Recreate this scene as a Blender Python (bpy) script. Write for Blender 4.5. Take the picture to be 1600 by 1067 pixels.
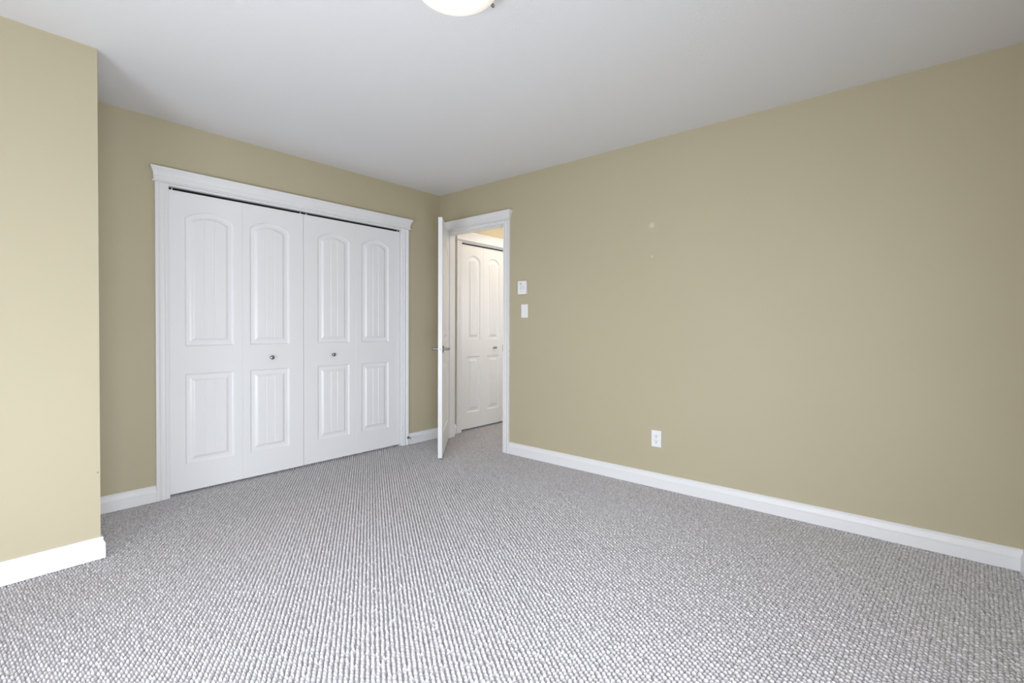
import bpy, bmesh, math
import numpy as np
from mathutils import Vector, Matrix

S = bpy.context.scene
COL = S.collection
for o in list(bpy.data.objects):
    bpy.data.objects.remove(o)

# ------------------------------------------------------------------ camera
cam_d = bpy.data.cameras.new('camera')
cam = bpy.data.objects.new('camera', cam_d)
COL.objects.link(cam)
CX, CY, CZ = -3.2108, -3.7011, 1.1206
YAW, PITCH, ROLL, FPX, PY = -0.8649, -0.0129, 0.0037, 747.75, 520.74
fw = Vector((-math.sin(YAW) * math.cos(PITCH), math.cos(YAW) * math.cos(PITCH), math.sin(PITCH)))
rt = fw.cross(Vector((0, 0, 1))).normalized()
up = rt.cross(fw)
r2 = rt * math.cos(ROLL) + up * math.sin(ROLL)
u2 = -rt * math.sin(ROLL) + up * math.cos(ROLL)
m = Matrix((r2, u2, -fw)).transposed().to_4x4()
m.translation = Vector((CX, CY, CZ))
cam.matrix_world = m
cam_d.sensor_fit = 'HORIZONTAL'
cam_d.sensor_width = 36.0
cam_d.lens = FPX / 1600 * 36.0
cam_d.shift_y = -(533.5 - PY) / 1600
cam_d.clip_start = 0.02
S.camera = cam

# ------------------------------------------------------------------ light and exposure
S.view_settings.view_transform = 'Standard'
S.view_settings.look = 'None'
S.view_settings.gamma = 1
S.view_settings.use_curve_mapping = False
S.view_settings.exposure = -0.11

w = bpy.data.worlds.new('sky')
S.world = w
w.use_nodes = True
wn = w.node_tree
bg = wn.nodes['Background']
bg.inputs[0].default_value = (0.75, 0.86, 1.0, 1)
bg.inputs[1].default_value = 1.0


def area(name, loc, rot, sx, sy, watts, color):
    d = bpy.data.lights.new(name, 'AREA')
    d.shape = 'RECTANGLE'
    d.size, d.size_y = sx, sy
    d.energy = watts
    d.color = color
    o = bpy.data.objects.new(name, d)
    o.location = loc
    o.rotation_euler = rot
    COL.objects.link(o)
    return o


# daylight tint shared by the added window fill strips
DAY = (0.85, 0.905, 1.0)
# low strips added behind and left of the camera, standing in for bounced light
for i in range(5):
    area('back_low_fill', (-3.08, -4.03, .12 + .2 * i), (math.radians(90), 0, 0), 1.36, .12, 12.6, DAY)
for i in range(4):
    area('side_low_fill', (-4.36, -2.72, .20 + .2 * i), (math.radians(90), 0, math.radians(-90)), 1.30, .12, 15.3, DAY)
# strips added at the upper panes, tilted and narrowed to push daylight downward
for i in range(6):
    o = area('upper_tilted_fill', (-4.36, -2.72, 1.0 + .2 * i), (math.radians(90 - 25), 0, math.radians(-90)), 1.30, .12, 2.9, DAY)
    o.data.spread = math.radians(100)
    o = area('upper_tilted_fill', (-3.08, -4.03, 1.0 + .18 * i), (math.radians(90 - 20), 0, 0), 1.36, .12, 1.8, DAY)
    o.data.spread = math.radians(110)
# unseen cool fill added to brighten the hallway door and floor
area('hall_fill', (1.40, -1.27, 1.0), (math.radians(78), 0, 0), .90, 1.5, 17, (0.92, 0.95, 1.0))

S.cycles.max_bounces = 16
S.cycles.diffuse_bounces = 10
S.cycles.glossy_bounces = 4
S.cycles.caustics_reflective = False
S.cycles.caustics_refractive = False
S.cycles.sample_clamp_indirect = 6
S.cycles.use_denoising = True


# ------------------------------------------------------------------ materials
def mat(name, color, rough=0.5, metal=0.0, spec=0.5):
    k = bpy.data.materials.new(name)
    k.use_nodes = True
    b = k.node_tree.nodes['Principled BSDF']
    b.inputs['Base Color'].default_value = (*color, 1)
    b.inputs['Roughness'].default_value = rough
    b.inputs['Metallic'].default_value = metal
    b.inputs['Specular IOR Level'].default_value = spec
    return k


def add_bump(k, scale, strength, dist, detail=3.0, rough=0.55):
    nt = k.node_tree
    b = nt.nodes['Principled BSDF']
    tc = nt.nodes.new('ShaderNodeTexCoord')
    n = nt.nodes.new('ShaderNodeTexNoise')
    n.inputs['Scale'].default_value = scale
    n.inputs['Detail'].default_value = detail
    n.inputs['Roughness'].default_value = rough
    bp = nt.nodes.new('ShaderNodeBump')
    bp.inputs['Strength'].default_value = strength
    bp.inputs['Distance'].default_value = dist
    nt.links.new(tc.outputs['Object'], n.inputs['Vector'])
    nt.links.new(n.outputs['Fac'], bp.inputs['Height'])
    nt.links.new(bp.outputs['Normal'], b.inputs['Normal'])
    return n


def add_tone(k, c1, c2, scale, lo=0.35, hi=0.65, detail=3.0):
    nt = k.node_tree
    b = nt.nodes['Principled BSDF']
    tc = nt.nodes.new('ShaderNodeTexCoord')
    n = nt.nodes.new('ShaderNodeTexNoise')
    n.inputs['Scale'].default_value = scale
    n.inputs['Detail'].default_value = detail
    r = nt.nodes.new('ShaderNodeValToRGB')
    r.color_ramp.elements[0].position = lo
    r.color_ramp.elements[1].position = hi
    r.color_ramp.elements[0].color = (*c1, 1)
    r.color_ramp.elements[1].color = (*c2, 1)
    nt.links.new(tc.outputs['Object'], n.inputs['Vector'])
    nt.links.new(n.outputs['Fac'], r.inputs['Fac'])
    nt.links.new(r.outputs['Color'], b.inputs['Base Color'])


M = {}
M['wall'] = mat('tan_wall_paint', (0.475, 0.422, 0.292), 0.55, spec=0.35)
add_tone(M['wall'], (0.470, 0.418, 0.289), (0.480, 0.428, 0.297), 1.3)
add_bump(M['wall'], 260, 0.05, 0.001)
M['ceiling'] = mat('white_ceiling_paint', (0.735, 0.735, 0.745), 0.9, spec=0.1)
add_bump(M['ceiling'], 95, 0.35, 0.0025, 4)
M['trim'] = mat('white_trim_paint', (0.78, 0.78, 0.785), 0.38)
add_bump(M['trim'], 140, 0.02, 0.001)
M['door'] = mat('white_door_paint', (0.80, 0.80, 0.805), 0.31)
add_bump(M['door'], 220, 0.03, 0.001)
M['carpet'] = mat('grey_loop_carpet', (0.47, 0.455, 0.465), 0.95, spec=0.08)
add_tone(M['carpet'], (0.46, 0.443, 0.448), (0.68, 0.66, 0.67), 75, 0.36, 0.64, 4)
add_bump(M['carpet'], 420, 0.40, 0.003, 3)
M['dark'] = mat('closet_interior_shade', (0.14, 0.135, 0.125), 0.8)  # closet shade put into the colour, darkened so the door gaps read black
M['nickel'] = mat('satin_nickel', (0.33, 0.32, 0.305), 0.24, 1.0)
add_bump(M['nickel'], 300, 0.02, 0.0005)
M['gap_shade'] = mat('track_gap_shade', (0.014, 0.014, 0.014), 0.8, 0.0, 0.2)  # track coloured matte black, painting the shade of the gap above the doors
M['plastic'] = mat('white_plastic', (0.84, 0.84, 0.85), 0.32)
add_tone(M['plastic'], (0.835, 0.835, 0.845), (0.845, 0.845, 0.855), 20)
M['plastic_cool'] = mat('pale_grey_plastic', (0.74, 0.76, 0.78), 0.35)
M['mark'] = mat('grey_marking', (0.22, 0.23, 0.26), 0.5)
M['slot'] = mat('dark_slot', (0.03, 0.03, 0.035), 0.6)
M['rubber'] = mat('white_rubber', (0.75, 0.75, 0.74), 0.7)
M['filler'] = mat('pale_wall_filler', (0.565, 0.515, 0.385), 0.22)
M['enamel'] = mat('white_enamel', (0.82, 0.82, 0.80), 0.3)

k = bpy.data.materials.new('lit_frosted_glass')
k.use_nodes = True
nt = k.node_tree
b = nt.nodes['Principled BSDF']
b.inputs['Base Color'].default_value = (0.85, 0.83, 0.78, 1)
b.inputs['Roughness'].default_value = 0.25
tc = nt.nodes.new('ShaderNodeTexCoord')
gr = nt.nodes.new('ShaderNodeTexGradient')
gr.gradient_type = 'SPHERICAL'
mp = nt.nodes.new('ShaderNodeMapping')
mp.inputs['Location'].default_value = (0.05, 0.02, 0.15)
mp.inputs['Scale'].default_value = (4.5, 4.5, 3.0)
rp = nt.nodes.new('ShaderNodeValToRGB')
rp.color_ramp.elements[0].position = 0.25
rp.color_ramp.elements[0].color = (0.27, 0.23, 0.175, 1)
rp.color_ramp.elements[1].position = 0.80
rp.color_ramp.elements[1].color = (0.85, 0.80, 0.70, 1)
nt.links.new(tc.outputs['Object'], mp.inputs['Vector'])
nt.links.new(mp.outputs['Vector'], gr.inputs['Vector'])
nt.links.new(gr.outputs['Fac'], rp.inputs['Fac'])
nt.links.new(rp.outputs['Color'], b.inputs['Emission Color'])
b.inputs['Emission Strength'].default_value = 1.0
M['lit_glass'] = k

k = bpy.data.materials.new('clear_window_glass')
k.use_nodes = True
nt = k.node_tree
b = nt.nodes['Principled BSDF']
b.inputs['Transmission Weight'].default_value = 1.0
b.inputs['Roughness'].default_value = 0.0
b.inputs['IOR'].default_value = 1.45
M['glass'] = k


# ------------------------------------------------------------------ helpers
def link(name, bm, material, parent=None, smooth=False, loc=None, rot=None, recalc=True):
    if recalc:
        bmesh.ops.recalc_face_normals(bm, faces=bm.faces)
    me = bpy.data.meshes.new(name)
    bm.to_mesh(me)
    bm.free()
    if smooth:
        for p in me.polygons:
            p.use_smooth = True
    me.materials.append(material)
    o = bpy.data.objects.new(name, me)
    COL.objects.link(o)
    if parent is not None:
        o.parent = parent
    if loc is not None:
        o.location = loc
    if rot is not None:
        o.rotation_euler = rot
    return o


def tag(o, label, cat, kind=None, group=None):
    o['label'] = label
    o['category'] = cat
    if kind:
        o['kind'] = kind
    if group:
        o['group'] = group
    return o


def root(name, loc, label, cat, rot=(0, 0, 0), kind=None, group=None):
    o = bpy.data.objects.new(name, None)
    o.empty_display_size = 0.05
    o.location = loc
    o.rotation_euler = rot
    COL.objects.link(o)
    return tag(o, label, cat, kind, group)


def box(bm, x0, x1, y0, y1, z0, z1, bevel=0.0):
    r = bmesh.ops.create_cube(bm, size=1)
    vs = r['verts']
    for v in vs:
        v.co = Vector((x0 + (v.co.x + .5) * (x1 - x0), y0 + (v.co.y + .5) * (y1 - y0), z0 + (v.co.z + .5) * (z1 - z0)))
    if bevel > 0:
        es = list({e for v in vs for e in v.link_edges})
        bmesh.ops.bevel(bm, geom=es, offset=bevel, segments=2, affect='EDGES', profile=0.6)
    return bm


def lathe(bm, prof, n=32, axis='Z', origin=(0, 0, 0)):
    """prof: list of (radius, height) revolved about the axis."""
    rings = []
    ox, oy, oz = origin

    def pt(r, h, a):
        c, s = math.cos(a) * r, math.sin(a) * r
        if axis == 'Z':
            return (ox + c, oy + s, oz + h)
        if axis == 'Y':
            return (ox + c, oy + h, oz + s)
        return (ox + h, oy + c, oz + s)
    for r, h in prof:
        if r < 1e-6:
            rings.append([bm.verts.new(pt(0, h, 0))])
        else:
            rings.append([bm.verts.new(pt(r, h, 2 * math.pi * i / n)) for i in range(n)])
    for a, c in zip(rings, rings[1:]):
        for i in range(n):
            j = (i + 1) % n
            if len(a) == 1 and len(c) == 1:
                continue
            if len(a) == 1:
                bm.faces.new((a[0], c[i], c[j]))
            elif len(c) == 1:
                bm.faces.new((a[i], c[0], a[j]))
            else:
                bm.faces.new((a[i], c[i], c[j], a[j]))
    return bm


def sweep(bm, path, prof):
    """Sweep a closed-against-the-wall profile (d, z) along a plan polyline; d is measured to the right of the path."""
    P = [Vector((p[0], p[1])) for p in path]
    n = len(P)
    nrm = []
    for a, c in zip(P, P[1:]):
        t = (c - a).normalized()
        nrm.append(Vector((t.y, -t.x)))
    rows = []
    for i in range(n):
        if i == 0:
            off = nrm[0]
        elif i == n - 1:
            off = nrm[-1]
        else:
            s = nrm[i - 1] + nrm[i]
            off = s / max(1e-6, s.dot(nrm[i]))
        rows.append([bm.verts.new((P[i].x + off.x * d, P[i].y + off.y * d, z)) for d, z in prof])
    for a, c in zip(rows, rows[1:]):
        for k_ in range(len(prof) - 1):
            bm.faces.new((a[k_], c[k_], c[k_ + 1], a[k_ + 1]))
        bm.faces.new((a[-1], c[-1], c[0], a[0]))
    bm.faces.new(rows[0])
    bm.faces.new(list(reversed(rows[-1])))
    return bm


BASE_PROF = [(0, 0), (.016, 0), (.016, .053), (.0145, .055), (.0145, .0565), (.016, .058), (.0162, .064), (.0152, .071), (.0128, .078),
             (.0098, .084), (.0080, .089), (.0078, .0925), (.0092, .0955), (.0092, .0985), (.0075, .1015), (.004, .103), (0, .103)]
CAS = [(0, 0), (0, .015), (.002, .0175), (.006, .018), (.015, .018), (.019, .0165), (.024, .0125), (.030, .0105), (.036, .0105), (.041, .0125),
       (.045, .0135), (.050, .0135), (.053, .0115), (.055, .0095), (.064, .0088), (.0665, .0105), (.071, .0105), (.0735, .008), (.074, 0)]
CROWN = [(0, 0), (.012, 0), (.0155, .0015), (.017, .0045), (.0155, .008), (.011, .010), (.0085, .012), (.0085, .034), (.0105, .0355), (.0108, .0385), (.0095, .040), (.0098, .045), (.0112, .051),
         (.0135, .058), (.0162, .065), (.0190, .070), (.0190, .0725), (.0225, .0775), (.0255, .0815), (.0255, .084), (.0275, .086), (.0275, .093), (.0265, .0945)]


def casing_leg(bm, wpos, wdir, z0, z1, plane):
    """Vertical casing; plane(across, out, z) -> xyz."""
    lo = [bm.verts.new(plane(wpos + wdir * a, d, z0)) for a, d in CAS]
    hi = [bm.verts.new(plane(wpos + wdir * a, d, z1)) for a, d in CAS]
    n = len(CAS)
    for i in range(n):
        j = (i + 1) % n
        bm.faces.new((lo[i], lo[j], hi[j], hi[i]))
    bm.faces.new(lo)
    bm.faces.new(list(reversed(hi)))


def crown_head(bm, a0, a1, z0, core, plane, zs=1.0):
    """Head moulding with mitred returns; a = along wall, out = away from wall."""
    rows = []
    for p, z in CROWN:
        z *= zs
        rows.append([bm.verts.new(plane(*q)) for q in ((a0 - p, 0, z0 + z), (a0 - p, core + p, z0 + z), (a1 + p, core + p, z0 + z), (a1 + p, 0, z0 + z))])
    for r_, s_ in zip(rows, rows[1:]):
        for i in range(4):
            j = (i + 1) % 4
            bm.faces.new((r_[i], r_[j], s_[j], s_[i]))
    bm.faces.new(rows[0])
    bm.faces.new(rows[-1])


PANEL_PROF = [(0, 0), (.0015, .0012), (.004, .0050), (.0065, .0085), (.0095, .0105), (.014, .0112), (.028, .0106), (.036, .0092), (.042, .0066), (.047, .0032), (.051, .0010), (.054, .0002), (.056, .0002)]


def door_face(bm, w_, h_, px0, px1, yface, sgn, grooves, zs):
    """One moulded face: two sunk-and-raised planked panels, the upper one arched. Depth goes to yface + sgn*d."""
    (zl0, zl1, zu0, zsp, rise) = zs
    foff = PANEL_PROF[-1][0]
    fw_ = (px1 - px0) - 2 * foff
    gt = 0.0036 / fw_
    ts = set(np.linspace(0, 1, 19).round(5))
    gs = [(i + 1) / (grooves + 1) for i in range(grooves)]
    ts = {t for t in ts if all(abs(t - g) > 1.6 * gt for g in gs)}
    for g in gs:
        ts |= {g - gt, g, g + gt}
    ts = sorted(ts)
    xc = .5 * (px0 + px1)
    a_ = .5 * (px1 - px0)
    R = (a_ * a_ + rise * rise) / (2 * rise)
    zc = zsp + rise - R

    def loop(o, d, kind, g_on):
        bot, top = [], []
        for t in ts:
            x = (px0 + o) + t * ((px1 - px0) - 2 * o)
            dd = d + (0.0032 if g_on and any(abs(t - g) < 1e-6 for g in gs) else 0)
            y = yface + sgn * dd
            if kind == 'low':
                zb, zt = zl0 + o, zl1 - o
            else:
                zb = zu0 + o
                zt = zc + math.sqrt(max(0, (R - o) ** 2 - (x - xc) ** 2))
            bot.append(bm.verts.new((x, y, zb)))
            top.append(bm.verts.new((x, y, zt)))
        return bot, top
    out = {}
    for kind in ('low', 'up'):
        loops = [loop(o, d, kind, i == len(PANEL_PROF) - 1) for i, (o, d) in enumerate(PANEL_PROF)]
        for (b0, t0), (b1, t1) in zip(loops, loops[1:]):
            for i in range(len(ts) - 1):
                bm.faces.new((b0[i], b0[i + 1], b1[i + 1], b1[i]))
                bm.faces.new((t0[i], t0[i + 1], t1[i + 1], t1[i]))
            bm.faces.new((b0[0], b1[0], t1[0], t0[0]))
            bm.faces.new((b0[-1], b1[-1], t1[-1], t0[-1]))
        b1, t1 = loops[-1]
        for i in range(len(ts) - 1):
            bm.faces.new((b1[i], b1[i + 1], t1[i + 1], t1[i]))
        out[kind] = loops[0]
    e = 0.0012
    V = lambda x, z: bm.verts.new((x, yface, z))
    A, B, C_, D = V(e, e), V(w_ - e, e), V(w_ - e, h_ - e), V(e, h_ - e)
    lb, lt = out['low']
    ub, ut = out['up']
    L = [V(e, lb[0].co.z), V(e, lt[0].co.z), V(e, ub[0].co.z), V(e, ut[0].co.z)]
    Rr = [V(w_ - e, lb[0].co.z), V(w_ - e, lt[0].co.z), V(w_ - e, ub[0].co.z), V(w_ - e, ut[0].co.z)]
    bm.faces.new([A, B, Rr[0]] + list(reversed(lb)) + [L[0]])
    bm.faces.new([L[1]] + lt + [Rr[1], Rr[2]] + list(reversed(ub)) + [L[2]])
    bm.faces.new([L[3]] + ut + [Rr[3], C_, D])
    bm.faces.new([L[0], lb[0], lt[0], L[1]])
    bm.faces.new([L[2], ub[0], ut[0], L[3]])
    bm.faces.new([lb[-1], Rr[0], Rr[1], lt[-1]])
    bm.faces.new([ub[-1], Rr[2], Rr[3], ut[-1]])
    y2 = yface + sgn * e
    a2, b2, c2, d2 = [bm.verts.new((x, y2, z)) for x, z in ((0, 0), (w_, 0), (w_, h_), (0, h_))]
    bm.faces.new([a2, b2, B, A])
    bm.faces.new([b2, c2, C_, Rr[3], Rr[2], Rr[1], Rr[0], B])
    bm.faces.new([c2, d2, D, C_])
    bm.faces.new([d2, a2, A, L[0], L[1], L[2], L[3], D])
    return a2, b2, c2, d2


def door_slab(w_, h_, t_, px0, px1, grooves, zs):
    """Local: x 0..w across, z 0..h up, front face y=0 looking to -y, back y=t."""
    bm = bmesh.new()
    f = door_face(bm, w_, h_, px0, px1, 0.0, 1, grooves, zs)
    g = door_face(bm, w_, h_, px0, px1, t_, -1, grooves, zs)
    for i in range(4):
        j = (i + 1) % 4
        bm.faces.new((f[i], f[j], g[j], g[i]))
    return bm


# ------------------------------------------------------------------ room shell
H = 2.44
CL0, CL1, CLH = -2.298, -0.463, 2.028       # closet opening
DR0, DR1, DRH = -0.862, -0.100, 2.046       # doorway in the right wall (y range)
HC0, HC1, HCH = 0.300, 1.030, 2.022         # hall closet opening
BX, BY = -2.748, -0.701                     # outer corner of the left bump-out
LX, FY = -4.40, -4.082
WT = 0.115


def struct(name, bm, m_, label, cat, parent=None):
    o = link(name, bm, m_, parent)
    return tag(o, label, cat, 'structure')


bm = bmesh.new()
box(bm, BX - .005, CL0, 0, WT, -.05, H)
box(bm, CL1, 0.001, 0, WT, -.05, H)
box(bm, CL0, CL1, 0, WT, CLH, H)
struct('wall_back', bm, M['wall'], 'tan painted far wall around the white closet doors', 'wall')
bm = bmesh.new()
box(bm, 0, WT, FY, DR0 - .006, -.05, H)
box(bm, 0, WT, DR1 + .006, WT, -.05, H)
box(bm, 0, WT, DR0 - .006, DR1 + .006, DRH + .006, H)
struct('wall_right', bm, M['wall'], 'long bare tan wall on the right with outlet and switches', 'wall')
bm = bmesh.new()
box(bm, LX - .1, BX, BY, .115, -.05, H)
struct('wall_corner', bm, M['wall'], 'bright tan wall block projecting at the left edge', 'wall')
bm = bmesh.new()
box(bm, LX - .1, LX, FY - .1, -3.42, -.05, H)
box(bm, LX - .1, LX, -2.02, BY, -.05, H)
box(bm, LX - .1, LX, -3.42, -2.02, -.05, .03)
box(bm, LX - .1, LX, -3.42, -2.02, 2.05, H)
struct('wall_left', bm, M['wall'], 'tan side wall with an unseen door-height window, left of the camera', 'wall')
bm = bmesh.new()
box(bm, LX, -3.79, FY - .1, FY, -.05, H)
box(bm, -2.35, WT, FY - .1, FY, -.05, H)
box(bm, -3.79, -2.35, FY - .1, FY, -.05, .03)
box(bm, -3.79, -2.35, FY - .1, FY, 2.05, H)
struct('wall_front', bm, M['wall'], 'tan window wall behind the camera, meeting the right wall', 'wall')
bm = bmesh.new()
box(bm, LX - .1, 0.05, FY - .1, .85, H, H + .1)
box(bm, 0.05, 2.6, -1.4, .85, H, H + .1)
struct('ceiling', bm, M['ceiling'], 'white lightly textured ceiling', 'ceiling')

# closet interiors
bm = bmesh.new()
box(bm, BX, 0.0, .70, .80, -.05, H)
box(bm, BX, BX + .02, WT, .70, -.05, H)
box(bm, -.06, 0.0, WT, .70, -.05, H)
box(bm, BX, 0.0, WT, .70, H - .02, H)
struct('wall_closet', bm, M['dark'], 'inside of the bedroom closet behind the white doors, coloured dark for shade', 'wall')
# hall
bm = bmesh.new()
box(bm, WT, HC0, 0.0, WT, -.05, H)
box(bm, HC1, 2.5, 0.0, WT, -.05, H)
box(bm, HC0, HC1, 0.0, WT, HCH, H)
struct('wall_hall', bm, M['wall'], 'hallway wall around the narrow white bifold door', 'wall')
bm = bmesh.new()
box(bm, 2.5, 2.6, -1.4, WT, -.05, H)
box(bm, WT, 2.5, -1.4, -1.3, -.05, H)
struct('wall_hallway', bm, M['wall'], 'far walls of the hallway beyond the open door', 'wall')
bm = bmesh.new()
box(bm, WT, 1.4, .70, .80, -.05, H)
box(bm, WT, .14, WT, .70, -.05, H)
box(bm, 1.38, 1.4, WT, .70, -.05, H)
struct('wall_cupboard', bm, M['dark'], 'inside of the hallway closet, coloured dark for shade', 'wall')


# ------------------------------------------------------------------ carpet: one relief of woven loops
def carpet():
    az1, az2 = math.radians(213.0), math.radians(145.0)
    c = np.array([math.sin(az1), math.cos(az1)]) * .0160
    b_ = np.array([math.sin(az2), math.cos(az2)]) * .0180
    A = np.array([c, b_]).T
    Ai = np.linalg.inv(A)
    rng = np.random.default_rng(7)
    N1, N2 = 6, 6
    x0, x1, y0, y1 = LX, 2.5, FY, .70
    cor = np.array([[x0, y0], [x1, y0], [x0, y1], [x1, y1]]) @ Ai.T
    i0, j0 = np.floor(cor.min(0)).astype(int) - 1
    i1, j1 = np.ceil(cor.max(0)).astype(int) + 1
    ni, nj = (i1 - i0) * N1, (j1 - j0) * N2
    gi, gj = np.meshgrid(np.arange(ni + 1) / N1 + i0, np.arange(nj + 1) / N2 + j0, indexing='ij')
    X = gi * c[0] + gj * b_[0]
    Y = gi * c[1] + gj * b_[1]
    e = .012
    keep = ((X > LX - e) & (X < e) & (Y > FY - e) & (Y < e) & ~((X < BX - e) & (Y > BY + e)))
    keep |= (X > -e) & (X < WT + e) & (Y > DR0 - e) & (Y < DR1 + e)
    keep |= (X > WT - e) & (X < 1.7) & (Y > -1.3 - e) & (Y < e)
    keep |= (X > CL0) & (X < CL1) & (Y > -e) & (Y < .10)
    keep |= (X > HC0) & (X < HC1) & (Y > -e) & (Y < .10)
    # face keep: all four corners kept
    fk = keep[:-1, :-1] & keep[1:, :-1] & keep[1:, 1:] & keep[:-1, 1:]
    used = np.zeros_like(keep)
    used[:-1, :-1] |= fk
    used[1:, :-1] |= fk
    used[1:, 1:] |= fk
    used[:-1, 1:] |= fk
    idx = np.full(keep.shape, -1, dtype=np.int64)
    idx[used] = np.arange(used.sum())
    ui, uj = gi[used], gj[used]
    ux, uy = X[used], Y[used]
    # random centres per loop
    NI, NJ = i1 - i0 + 6, j1 - j0 + 6
    jx = rng.normal(0, .07, (NI, NJ))
    jy = rng.normal(0, .055, (NI, NJ))
    hh = rng.uniform(.80, 1.06, (NI, NJ))
    bi, bj = np.round(ui).astype(int), np.round(uj).astype(int)
    z = np.zeros(len(ui))
    ea = math.radians(188.0)                      # the yarn lies slantwise across the tufting rows
    e1 = np.array([math.sin(ea), math.cos(ea)])
    e2 = np.array([-e1[1], e1[0]])
    for di in (-1, 0, 1):
        for dj in (-1, 0, 1):
            I, J = bi + di, bj + dj
            a1 = I + jx[I - i0 + 3, J - j0 + 3]
            a2 = J + jy[I - i0 + 3, J - j0 + 3]
            dx = ux - (a1 * c[0] + a2 * b_[0])
            dy = uy - (a1 * c[1] + a2 * b_[1])
            s = dx * e1[0] + dy * e1[1]
            t = dx * e2[0] + dy * e2[1]
            q = 1 - (s / .0116) ** 2 - (t / .0062) ** 2
            z = np.maximum(z, hh[I - i0 + 3, J - j0 + 3] * np.sqrt(np.maximum(q, 0)))
    z = z * .0190 - .0160
    co = np.stack([ux, uy, z], 1).astype(np.float32)
    q = np.stack([idx[:-1, :-1][fk], idx[1:, :-1][fk], idx[1:, 1:][fk], idx[:-1, 1:][fk]], 1)
    # orientation upward
    det = c[0] * b_[1] - c[1] * b_[0]
    if det < 0:
        q = q[:, ::-1]
    me = bpy.data.meshes.new('floor')
    me.vertices.add(len(co))
    me.vertices.foreach_set('co', co.ravel())
    me.loops.add(q.size)
    me.loops.foreach_set('vertex_index', np.ascontiguousarray(q).ravel().astype(np.int32))
    me.polygons.add(len(q))
    me.polygons.foreach_set('loop_start', np.arange(0, q.size, 4, dtype=np.int32))
    me.polygons.foreach_set('use_smooth', np.ones(len(q), dtype=bool))
    me.update(calc_edges=True)
    me.materials.append(M['carpet'])
    o = bpy.data.objects.new('floor', me)
    COL.objects.link(o)
    tag(o, 'grey woven loop carpet covering the whole floor', 'carpet', 'structure')
    print('carpet verts', len(co))


carpet()

# ------------------------------------------------------------------ baseboards
bm = bmesh.new()
sweep(bm, [(LX, -1.94), (LX, BY), (BX, BY), (BX, 0)], BASE_PROF)
struct('baseboard_left', bm, M['trim'], 'white moulded baseboard wrapping the projecting wall at left', 'baseboard')
bm = bmesh.new()
sweep(bm, [(BX + .017, 0), (CL0 + .006 - .0766, 0)], BASE_PROF)
struct('baseboard_back', bm, M['trim'], 'short white baseboard left of the closet doors', 'baseboard')
bm = bmesh.new()
sweep(bm, [(CL1 - .003 + .0766, 0), (-.0005, 0)], BASE_PROF)
struct('baseboard_corner', bm, M['trim'], 'short white baseboard between closet and open door', 'baseboard')
bm = bmesh.new()
sweep(bm, [(0, DR0 - .0785), (0, FY), (-2.27, FY)], BASE_PROF)
struct('baseboard_right', bm, M['trim'], 'long white moulded baseboard under the right wall', 'baseboard')
bm = bmesh.new()
sweep(bm, [(WT, 0), (HC0 - .0765, 0)], BASE_PROF)
struct('baseboard_hall', bm, M['trim'], 'small piece of white baseboard in the hallway', 'baseboard')

# ------------------------------------------------------------------ door and closet trims
PY_ = lambda a, d, z: (a, -d, z)           # on a wall facing -y
PX_ = lambda a, d, z: (-d, a, z)           # on a wall facing -x
HALLX = lambda a, d, z: (WT + d, a, z)


def trim_set(name, label, a0, a1, ztop, crown_z, plane, jamb, a_limits=None, zs=1.0):
    t = root(name, plane((a0 + a1) / 2, 0, 0), label, 'door frame', kind='structure')
    inv = Vector(t.location)
    p2 = lambda a, d, z: tuple(Vector(plane(a, d, z)) - inv)
    for (edge, sg) in ((a0, 1), (a1, -1)):
        bm = bmesh.new()
        casing_leg(bm, edge - sg * .0765, sg, 0, crown_z + .002, p2)
        link('side_casing', bm, M['trim'], t)
    bm = bmesh.new()
    c0 = a0 - .0765 if not a_limits else a_limits[0]
    c1 = a1 + .0765 if not a_limits else a_limits[1]
    crown_head(bm, c0, c1, crown_z, .018, p2, zs)
    link('head_moulding', bm, M['trim'], t)
    bm = bmesh.new()
    d0, d1 = jamb
    th = .012

    def bx(al, ah, z0, z1, da, db):
        q0, q1 = p2(al, da, z0), p2(ah, db, z1)
        box(bm, min(q0[0], q1[0]), max(q0[0], q1[0]), min(q0[1], q1[1]), max(q0[1], q1[1]), z0, z1)
    bx(a0 - th, a0, 0, ztop + th, -d1, -d0)
    bx(a1, a1 + th, 0, ztop + th, -d1, -d0)
    bx(a0, a1, ztop, ztop + th, -d1, -d0)
    link('jamb', bm, M['trim'], t)
    bm = bmesh.new()
    bx(a0, a1, ztop + th, crown_z + .001, .0005, .0045)
    link('head_casing', bm, M['trim'], t)
    return t, p2, bx


# jamb depth is measured from the wall face into the wall
t1, p2, _ = trim_set('trim_1', 'white closet frame with crown head moulding and fluted sides', CL0 + .006, CL1 - .006, CLH - .003, 2.035, PY_, (-.004, WT))
bm = bmesh.new()
q = p2(CL0 + .010, -.090, CLH - .0140)
q2 = p2(CL1 - .010, -.030, CLH - .0058)
box(bm, q[0], q2[0], q2[1], q[1], q[2], q2[2])
link('door_track', bm, M['gap_shade'], t1)
t2, p2d, _ = trim_set('trim_2', 'white doorway frame with crown head beside the open door', DR0 + .0, DR1 - .0, DRH, 2.068, PX_, (-.004, WT + .004), (DR0 - .0765, -.078), .88)
bm = bmesh.new()                                              # hall side casing of the same doorway
inv = Vector(t2.location)
hx = lambda a, d, z: tuple(Vector(HALLX(a, d, z)) - inv)
casing_leg(bm, DR0 - .0765, 1, 0, 2.069, hx)
link('side_casing', bm, M['trim'], t2)
bm = bmesh.new()
casing_leg(bm, DR1 + .0765, -1, 0, 2.069, hx)
link('side_casing', bm, M['trim'], t2)
bm = bmesh.new()
crown_head(bm, DR0 - .0765, -.046, 2.068, .018, hx, .88)
link('head_moulding', bm, M['trim'], t2)
bm = bmesh.new()                                              # stop strips
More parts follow.
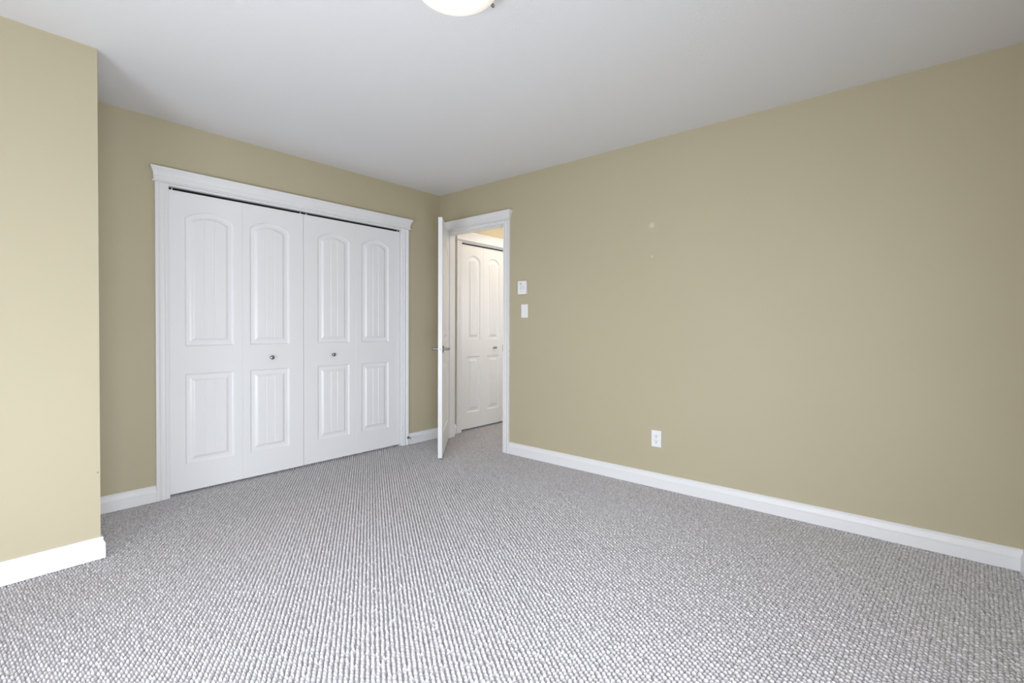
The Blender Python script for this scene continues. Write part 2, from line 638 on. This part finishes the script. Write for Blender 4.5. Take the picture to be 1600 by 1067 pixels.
q = lambda x, y, z: tuple(Vector((x, y, z)) - inv)


def qb(x0, x1, y0, y1, z0, z1):
    a_, c_ = q(x0, y0, z0), q(x1, y1, z1)
    box(bm, a_[0], c_[0], a_[1], c_[1], a_[2], c_[2])


qb(.042, .075, DR0, DR0 + .008, 0, DRH)
qb(.042, .075, DR1 - .008, DR1, 0, DRH)
qb(.042, .075, DR0 + .008, DR1 - .008, DRH - .008, DRH)
link('door_stop_strip', bm, M['trim'], t2)
bm = bmesh.new()
qb(-.007, .030, DR0 - .0002, DR0 + .0022, .905, .965)
o = link('strike_plate', bm, M['nickel'], t2)
o['label'] = 'dark metal strike plate'
t3, p2h, _ = trim_set('trim_3', 'white hallway closet frame with crown head seen through the doorway', HC0 + .004, HC1 - .004, HCH - .004, 2.035, PY_, (-.004, WT))
bm = bmesh.new()
q3 = p2h(HC0 + .008, -.090, HCH - .0105)
q4 = p2h(HC1 - .008, -.030, HCH - .0038)
box(bm, q3[0], q4[0], q4[1], q3[1], q3[2], q4[2])
link('door_track', bm, M['gap_shade'], t3)

# ------------------------------------------------------------------ closet bifold doors
ZL = lambda z0: (.190 - z0, .800 - z0, .984 - z0, 1.842 - z0, .055)


def knob(parent, x, z, y=0.0):
    bm = bmesh.new()
    lathe(bm, [(0, .0), (.0095, 0), (.0095, -.002), (.0060, -.004), (.0055, -.012), (.0085, -.015), (.0125, -.018), (.0150, -.022), (.0150, -.026),
               (.0125, -.0295), (.0070, -.031), (0, -.0315)], 24, 'Y', (x, y, z))
    o = link('knob', bm, M['nickel'], parent, smooth=True)
    o['label'] = 'round satin metal knob'
    return o


def bifold(name, label, x0, wl, wr, yf, z0, z1, pl, pr, knob_leaf, kx, kz, tilt=0.0):
    t = root(name, (x0, yf, z0), label, 'door', kind='structure')
    h_ = z1 - z0
    th = .034
    leaves = []
    for i, (xx, wd, p) in enumerate(((0, wl, pl), (wl + .0006, wr, pr))):
        bm = door_slab(wd, h_, th, p[0], p[1], 2, ZL(z0))
        o = link('leaf', bm, M['door'], t, loc=(xx, 0, 0))
        leaves.append(o)
        px = .022 if i == 0 else wd - .022
        bm = bmesh.new()
        lathe(bm, [(0, 0), (.0032, 0), (.0032, .010), (.0022, .0115), (0, .0115)], 12, 'Z', (px, .0042, h_ + .0003))
        p_ = link('pivot_pin', bm, M['plastic'], o)
    knob(leaves[knob_leaf], kx, kz - z0)
    return t


YF = .024
# leaf panel extents measured from each leaf's left edge
bifold('door_1', 'left pair of white arched panel closet bifold doors', -2.2895, .4480, .4480, YF, .013, 2.0085,
       (.092, .392), (.050, .337), 1, .199, .886)
bifold('door_2', 'right pair of white arched panel closet bifold doors', -1.3895, .4580, .4580, YF, .014, 2.0085,
       (.114, .401), (.058, .340), 0, .246, .886)
bifold('door_4', 'narrow white bifold door with arched panels in the hallway', HC0 + .008, .356, .354, YF, .020, 2.006,
       (.104, .306), (.062, .266), 1, .180, .886)

# ------------------------------------------------------------------ open bedroom door
TH = math.radians(46.3)
dx, dy = -math.sin(TH), -math.cos(TH)
d3 = root('door_3', (-.015, -.1045, .014), 'white bedroom door standing ajar, seen almost edge on', 'door',
          rot=(0, 0, math.atan2(dy, dx)), kind='structure')
# local x runs from hinge to free edge; bedroom face is at local y=0 side chosen so the slab swings clear
DW, DH, DT = .748, 2.026, .035
bm = door_slab(DW, DH, DT, .118, DW - .118, 4, (.19, .80, .98, 1.80, .09))
slab = link('slab', bm, M['door'], d3)


def lever(parent, sgn, x, z):
    """sgn=+1 on the y=DT face, -1 on the y=0 face."""
    y0 = DT if sgn > 0 else 0.0
    bm = bmesh.new()
    lathe(bm, [(0, 0), (.0310, 0), (.0310, sgn * .006), (.0285, sgn * .0085), (.012, sgn * .0095), (.0105, sgn * .020), (.0105, sgn * .048), (.0, sgn * .050)],
          32, 'Y', (x, y0, z))
    r_ = link('rosette', bm, M['nickel'], parent, smooth=False)
    r_['label'] = 'round satin metal rosette'
    bm = bmesh.new()
    # lever arm towards the hinge, slightly swelling, tapering at the tip
    st = [(.012, .0090), (.0, .0105), (-.02, .0100), (-.06, .0088), (-.095, .0085), (-.112, .0075), (-.118, .004)]
    rings = []
    for dxx, r0 in st:
        rings.append([bm.verts.new((x + dxx, y0 + sgn * (.052 + .7 * r0 * math.cos(a)), z + r0 * math.sin(a))) for a in [2 * math.pi * i / 16 for i in range(16)]])
    for a_, b2 in zip(rings, rings[1:]):
        for i in range(16):
            bm.faces.new((a_[i], a_[(i + 1) % 16], b2[(i + 1) % 16], b2[i]))
    bm.faces.new(rings[0])
    bm.faces.new(list(reversed(rings[-1])))
    o = link('lever', bm, M['nickel'], r_, smooth=True)
    o['label'] = 'satin metal lever handle'


lever(d3, 1, DW - .062, .918)
lever(d3, -1, DW - .062, .918)
bm = bmesh.new()
box(bm, DW - .001, DW + .0006, .006, .029, .890, .946)
lp = link('latch_plate', bm, M['enamel'], d3)
bm = bmesh.new()
lathe(bm, [(0, 0), (.0075, 0), (.0075, .004), (.005, .0075), (0, .008)], 20, 'X', (DW + .0004, DT / 2, .918))
o = link('latch_bolt', bm, M['nickel'], lp)
o['label'] = 'round dark metal latch bolt'
for hz in (.22, 1.02, 1.80):
    bm = bmesh.new()
    lathe(bm, [(0, 0), (.0065, 0), (.0065, .089), (0, .089)], 16, 'Z', (.0, -.008, hz))
    box(bm, .002, .034, -.0016, -.0002, hz, hz + .089)
    link('hinge', bm, M['nickel'], d3)

# ------------------------------------------------------------------ ceiling light
cl = root('ceiling_light', (-1.988, -2.380, H), 'lit frosted dome light on the white ceiling at top centre', 'ceiling light')
bm = bmesh.new()
lathe(bm, [(0, -.001), (.150, -.001), (.152, -.006), (.150, -.030), (.140, -.034), (0, -.034)], 64)
link('pan', bm, M['enamel'], cl, smooth=False)
bm = bmesh.new()
R0, D0, Z0 = .165, .075, -.040
prof = [(.1655, Z0 + .004), (R0, Z0 + .002)]
for i in range(0, 15):
    a = math.radians(90 * i / 14)
    prof.append((R0 * math.cos(a) if i < 14 else 0, Z0 - D0 * math.sin(a)))
lathe(bm, prof, 72)
sh = link('glass_shade', bm, M['lit_glass'], cl, smooth=True)
sh['label'] = 'glowing frosted glass bowl'
for i in range(3):
    a = math.radians(-5 + 120 * i)
    bm = bmesh.new()
    rr = R0 + .003
    lathe(bm, [(0, .0), (.0045, 0), (.0045, .012), (.0070, .013), (.0070, .021), (.005, .024), (0, .0245)], 18, 'X', (0, 0, 0))
    box(bm, -.030, .002, -.006, .006, -.003, .022)
    o = link('clip', bm, M['nickel'], cl, loc=(rr * math.cos(a), rr * math.sin(a), Z0 + .004), rot=(0, math.radians(25), a))

# hall lamp gives the warm light beyond the doorway
hl = root('hall_light', (.92, -.62, H), 'warm frosted dome light on the hallway ceiling', 'ceiling light')
bm = bmesh.new()
lathe(bm, [(0, -.001), (.12, -.001), (.12, -.028), (0, -.028)], 40)
link('pan', bm, M['enamel'], hl)
k = mat('warm_lit_glass', (0.85, 0.8, 0.7), 0.3)
b = k.node_tree.nodes['Principled BSDF']
b.inputs['Emission Color'].default_value = (1.0, 0.87, 0.72, 1)
b.inputs['Emission Strength'].default_value = 46.0
bm = bmesh.new()
lathe(bm, [(.135, -.030)] + [(.135 * math.cos(math.radians(9 * i)) if i < 10 else 0, -.030 - .07 * math.sin(math.radians(9 * i))) for i in range(1, 11)], 40)
link('glass_shade', bm, k, hl, smooth=True)

# ------------------------------------------------------------------ wall devices on the right wall
th_ = root('thermostat', (0, -1.095, 1.4605), 'small white wall thermostat above the light switch', 'thermostat')
bm = bmesh.new()
box(bm, -.006, 0, -.042, .042, -.053, .053)
link('mounting_plate', bm, M['plastic'], th_)
bm = bmesh.new()
box(bm, -.026, -.006, -.046, .046, -.0575, .0575, .004)
link('body', bm, M['plastic'], th_)
bm = bmesh.new()
box(bm, -.0272, -.0258, -.030, .022, -.018, .020, .0005)
o = link('display', bm, M['plastic_cool'], th_)
o['label'] = 'pale grey display panel'
bm = bmesh.new()
box(bm, -.0272, -.0258, .000, .024, .031, .037, .0004)
o = link('marking', bm, M['mark'], th_)
for yy in (-.010, .008):
    bm = bmesh.new()
    box(bm, -.0285, -.0258, yy - .006, yy + .006, -.040, -.032, .001)
    o = link('button', bm, M['plastic_cool'], th_)

sw = root('light_switch', (0, -1.108, 1.260), 'white rocker light switch below the thermostat', 'light switch')
bm = bmesh.new()
box(bm, -.0055, 0, -.036, .036, -.0575, .0575, .002)
link('plate', bm, M['plastic'], sw)
bm = bmesh.new()
vs = [(-.0055, -.0165, -.0335), (-.0055, .0165, -.0335), (-.0055, .0165, .0335), (-.0055, -.0165, .0335),
      (-.0105, -.0160, -.033), (-.0105, .0160, -.033), (-.0065, .0160, .033), (-.0065, -.0160, .033)]
V = [bm.verts.new(v) for v in vs]
for f in ((0, 1, 2, 3), (4, 5, 6, 7), (0, 1, 5, 4), (1, 2, 6, 5), (2, 3, 7, 6), (3, 0, 4, 7)):
    bm.faces.new([V[i] for i in f])
link('rocker', bm, M['plastic'], sw)
for zz in (-.048, .048):
    bm = bmesh.new()
    lathe(bm, [(0, -.0065), (.003, -.0063), (.0035, -.0055), (.0035, -.005)], 14, 'X', (0, 0, zz))
    link('screw', bm, M['plastic_cool'], sw)

ol = root('power_outlet', (0, -2.302, .342), 'white duplex power outlet low on the right wall', 'power outlet')
bm = bmesh.new()
box(bm, -.0055, 0, -.0355, .0355, -.0575, .0575, .002)
link('plate', bm, M['plastic'], ol)
for zz in (.0195, -.0195):
    bm = bmesh.new()
    lathe(bm, [(0, -.0078), (.0150, -.0078), (.0165, -.0068), (.0165, -.005)], 28, 'X', (0, 0, zz))
    rc = link('receptacle', bm, M['plastic'], ol)
    bm = bmesh.new()
    box(bm, -.0084, -.0076, -.0075, -.0050, zz - .001, zz + .008)
    box(bm, -.0084, -.0076, .0050, .0075, zz - .001, zz + .0065)
    lathe(bm, [(0, -.0084), (.0030, -.0084), (.0030, -.0076)], 12, 'X', (0, 0, zz - .0075))
    o = link('slots', bm, M['slot'], rc)
    o['label'] = 'dark plug slots'
bm = bmesh.new()
lathe(bm, [(0, -.0066), (.003, -.0064), (.0035, -.0055), (.0035, -.005)], 14, 'X', (0, 0, 0))
link('screw', bm, M['plastic_cool'], ol)

# two filled fixing holes high on the right wall
for nm, yy, zz, rr, lab in (('wall_patch', -2.254, 1.844, .021, 'larger raised filler spot high on the bare right wall'),
                            ('wall_patch', -2.259, 1.623, .010, 'smaller pale filler dot under the larger spot on right wall')):
    bm = bmesh.new()
    lathe(bm, [(0, -.0042), (rr * .25, -.0040), (rr * .38, -.0020), (rr * .6, -.0012), (rr * .8, -.0018), (rr * .95, -.0008), (rr, 0)], 28, 'X', (0, 0, 0))
    o = link(nm, bm, M['filler'] if rr < .02 else M['filler'], None, smooth=True, loc=(0, yy, zz))
    tag(o, lab, 'wall patch', group='filled holes on the right wall')

# door stop on the closet frame
ds = root('door_stop', (-.402, -.0178, .070), 'small metal door stop low on the closet frame', 'door stop')
bm = bmesh.new()
lathe(bm, [(0, 0), (.0135, 0), (.0135, -.003), (.009, -.010), (.0055, -.016), (.0045, -.060), (0, -.060)], 20, 'Y')
link('shaft', bm, M['nickel'], ds, smooth=False)
bm = bmesh.new()
lathe(bm, [(0, -.060), (.0085, -.060), (.0085, -.074), (.006, -.077), (0, -.077)], 20, 'Y')
o = link('rubber_tip', bm, M['rubber'], ds)
o['label'] = 'white rubber tip'

# nail mark on the projecting wall
bm = bmesh.new()
lathe(bm, [(0, -.0012), (.0028, -.0010), (.0034, 0)], 14, 'Y')
o = link('nail_head', bm, M['mark'], None, loc=(-2.757, BY, .415))
tag(o, 'tiny dark nail head near the edge of the projecting wall', 'nail')


# ------------------------------------------------------------------ unseen windows (behind the camera and in the left wall), door height added for low fill
def window(name, label, along, a0, a1, z0, z1, plane_at):
    t = root(name, (0, 0, 0), label, 'window', kind='structure')

    def bx(bm, al, ah, zl, zh, d0, d1):
        if along == 'x':
            box(bm, al, ah, plane_at + d0, plane_at + d1, zl, zh)
        else:
            box(bm, plane_at + d0, plane_at + d1, al, ah, zl, zh)
    bm = bmesh.new()
    f_ = .05
    bx(bm, a0, a0 + f_, z0, z1, -.08, -.04)
    bx(bm, a1 - f_, a1, z0, z1, -.08, -.04)
    bx(bm, a0 + f_, a1 - f_, z0, z0 + f_, -.08, -.04)
    bx(bm, a0 + f_, a1 - f_, z1 - f_, z1, -.08, -.04)
    mid = .5 * (a0 + a1)
    bx(bm, mid - .02, mid + .02, z0 + f_, z1 - f_, -.08, -.04)
    link('window_frame', bm, M['trim'], t)
    bm = bmesh.new()
    bx(bm, a0 + f_, a1 - f_, z0 + f_, z1 - f_, -.063, -.057)
    link('pane', bm, M['glass'], t)
    bm = bmesh.new()
    bx(bm, a0 - .07, a1 + .07, z0 - .07, z0, 0, .018)
    bx(bm, a0 - .07, a1 + .07, z1, z1 + .07, 0, .018)
    bx(bm, a0 - .07, a0, z0, z1, 0, .018)
    bx(bm, a1, a1 + .07, z0, z1, 0, .018)
    link('casing', bm, M['trim'], t)


window('window_1', 'white framed unseen window behind the camera, made door height for the low fill light', 'x', -3.79, -2.35, .03, 2.05, FY)
window('window_2', 'white framed unseen window in the left side wall, made door height for the low fill light', 'y', -3.42, -2.02, .03, 2.05, LX)
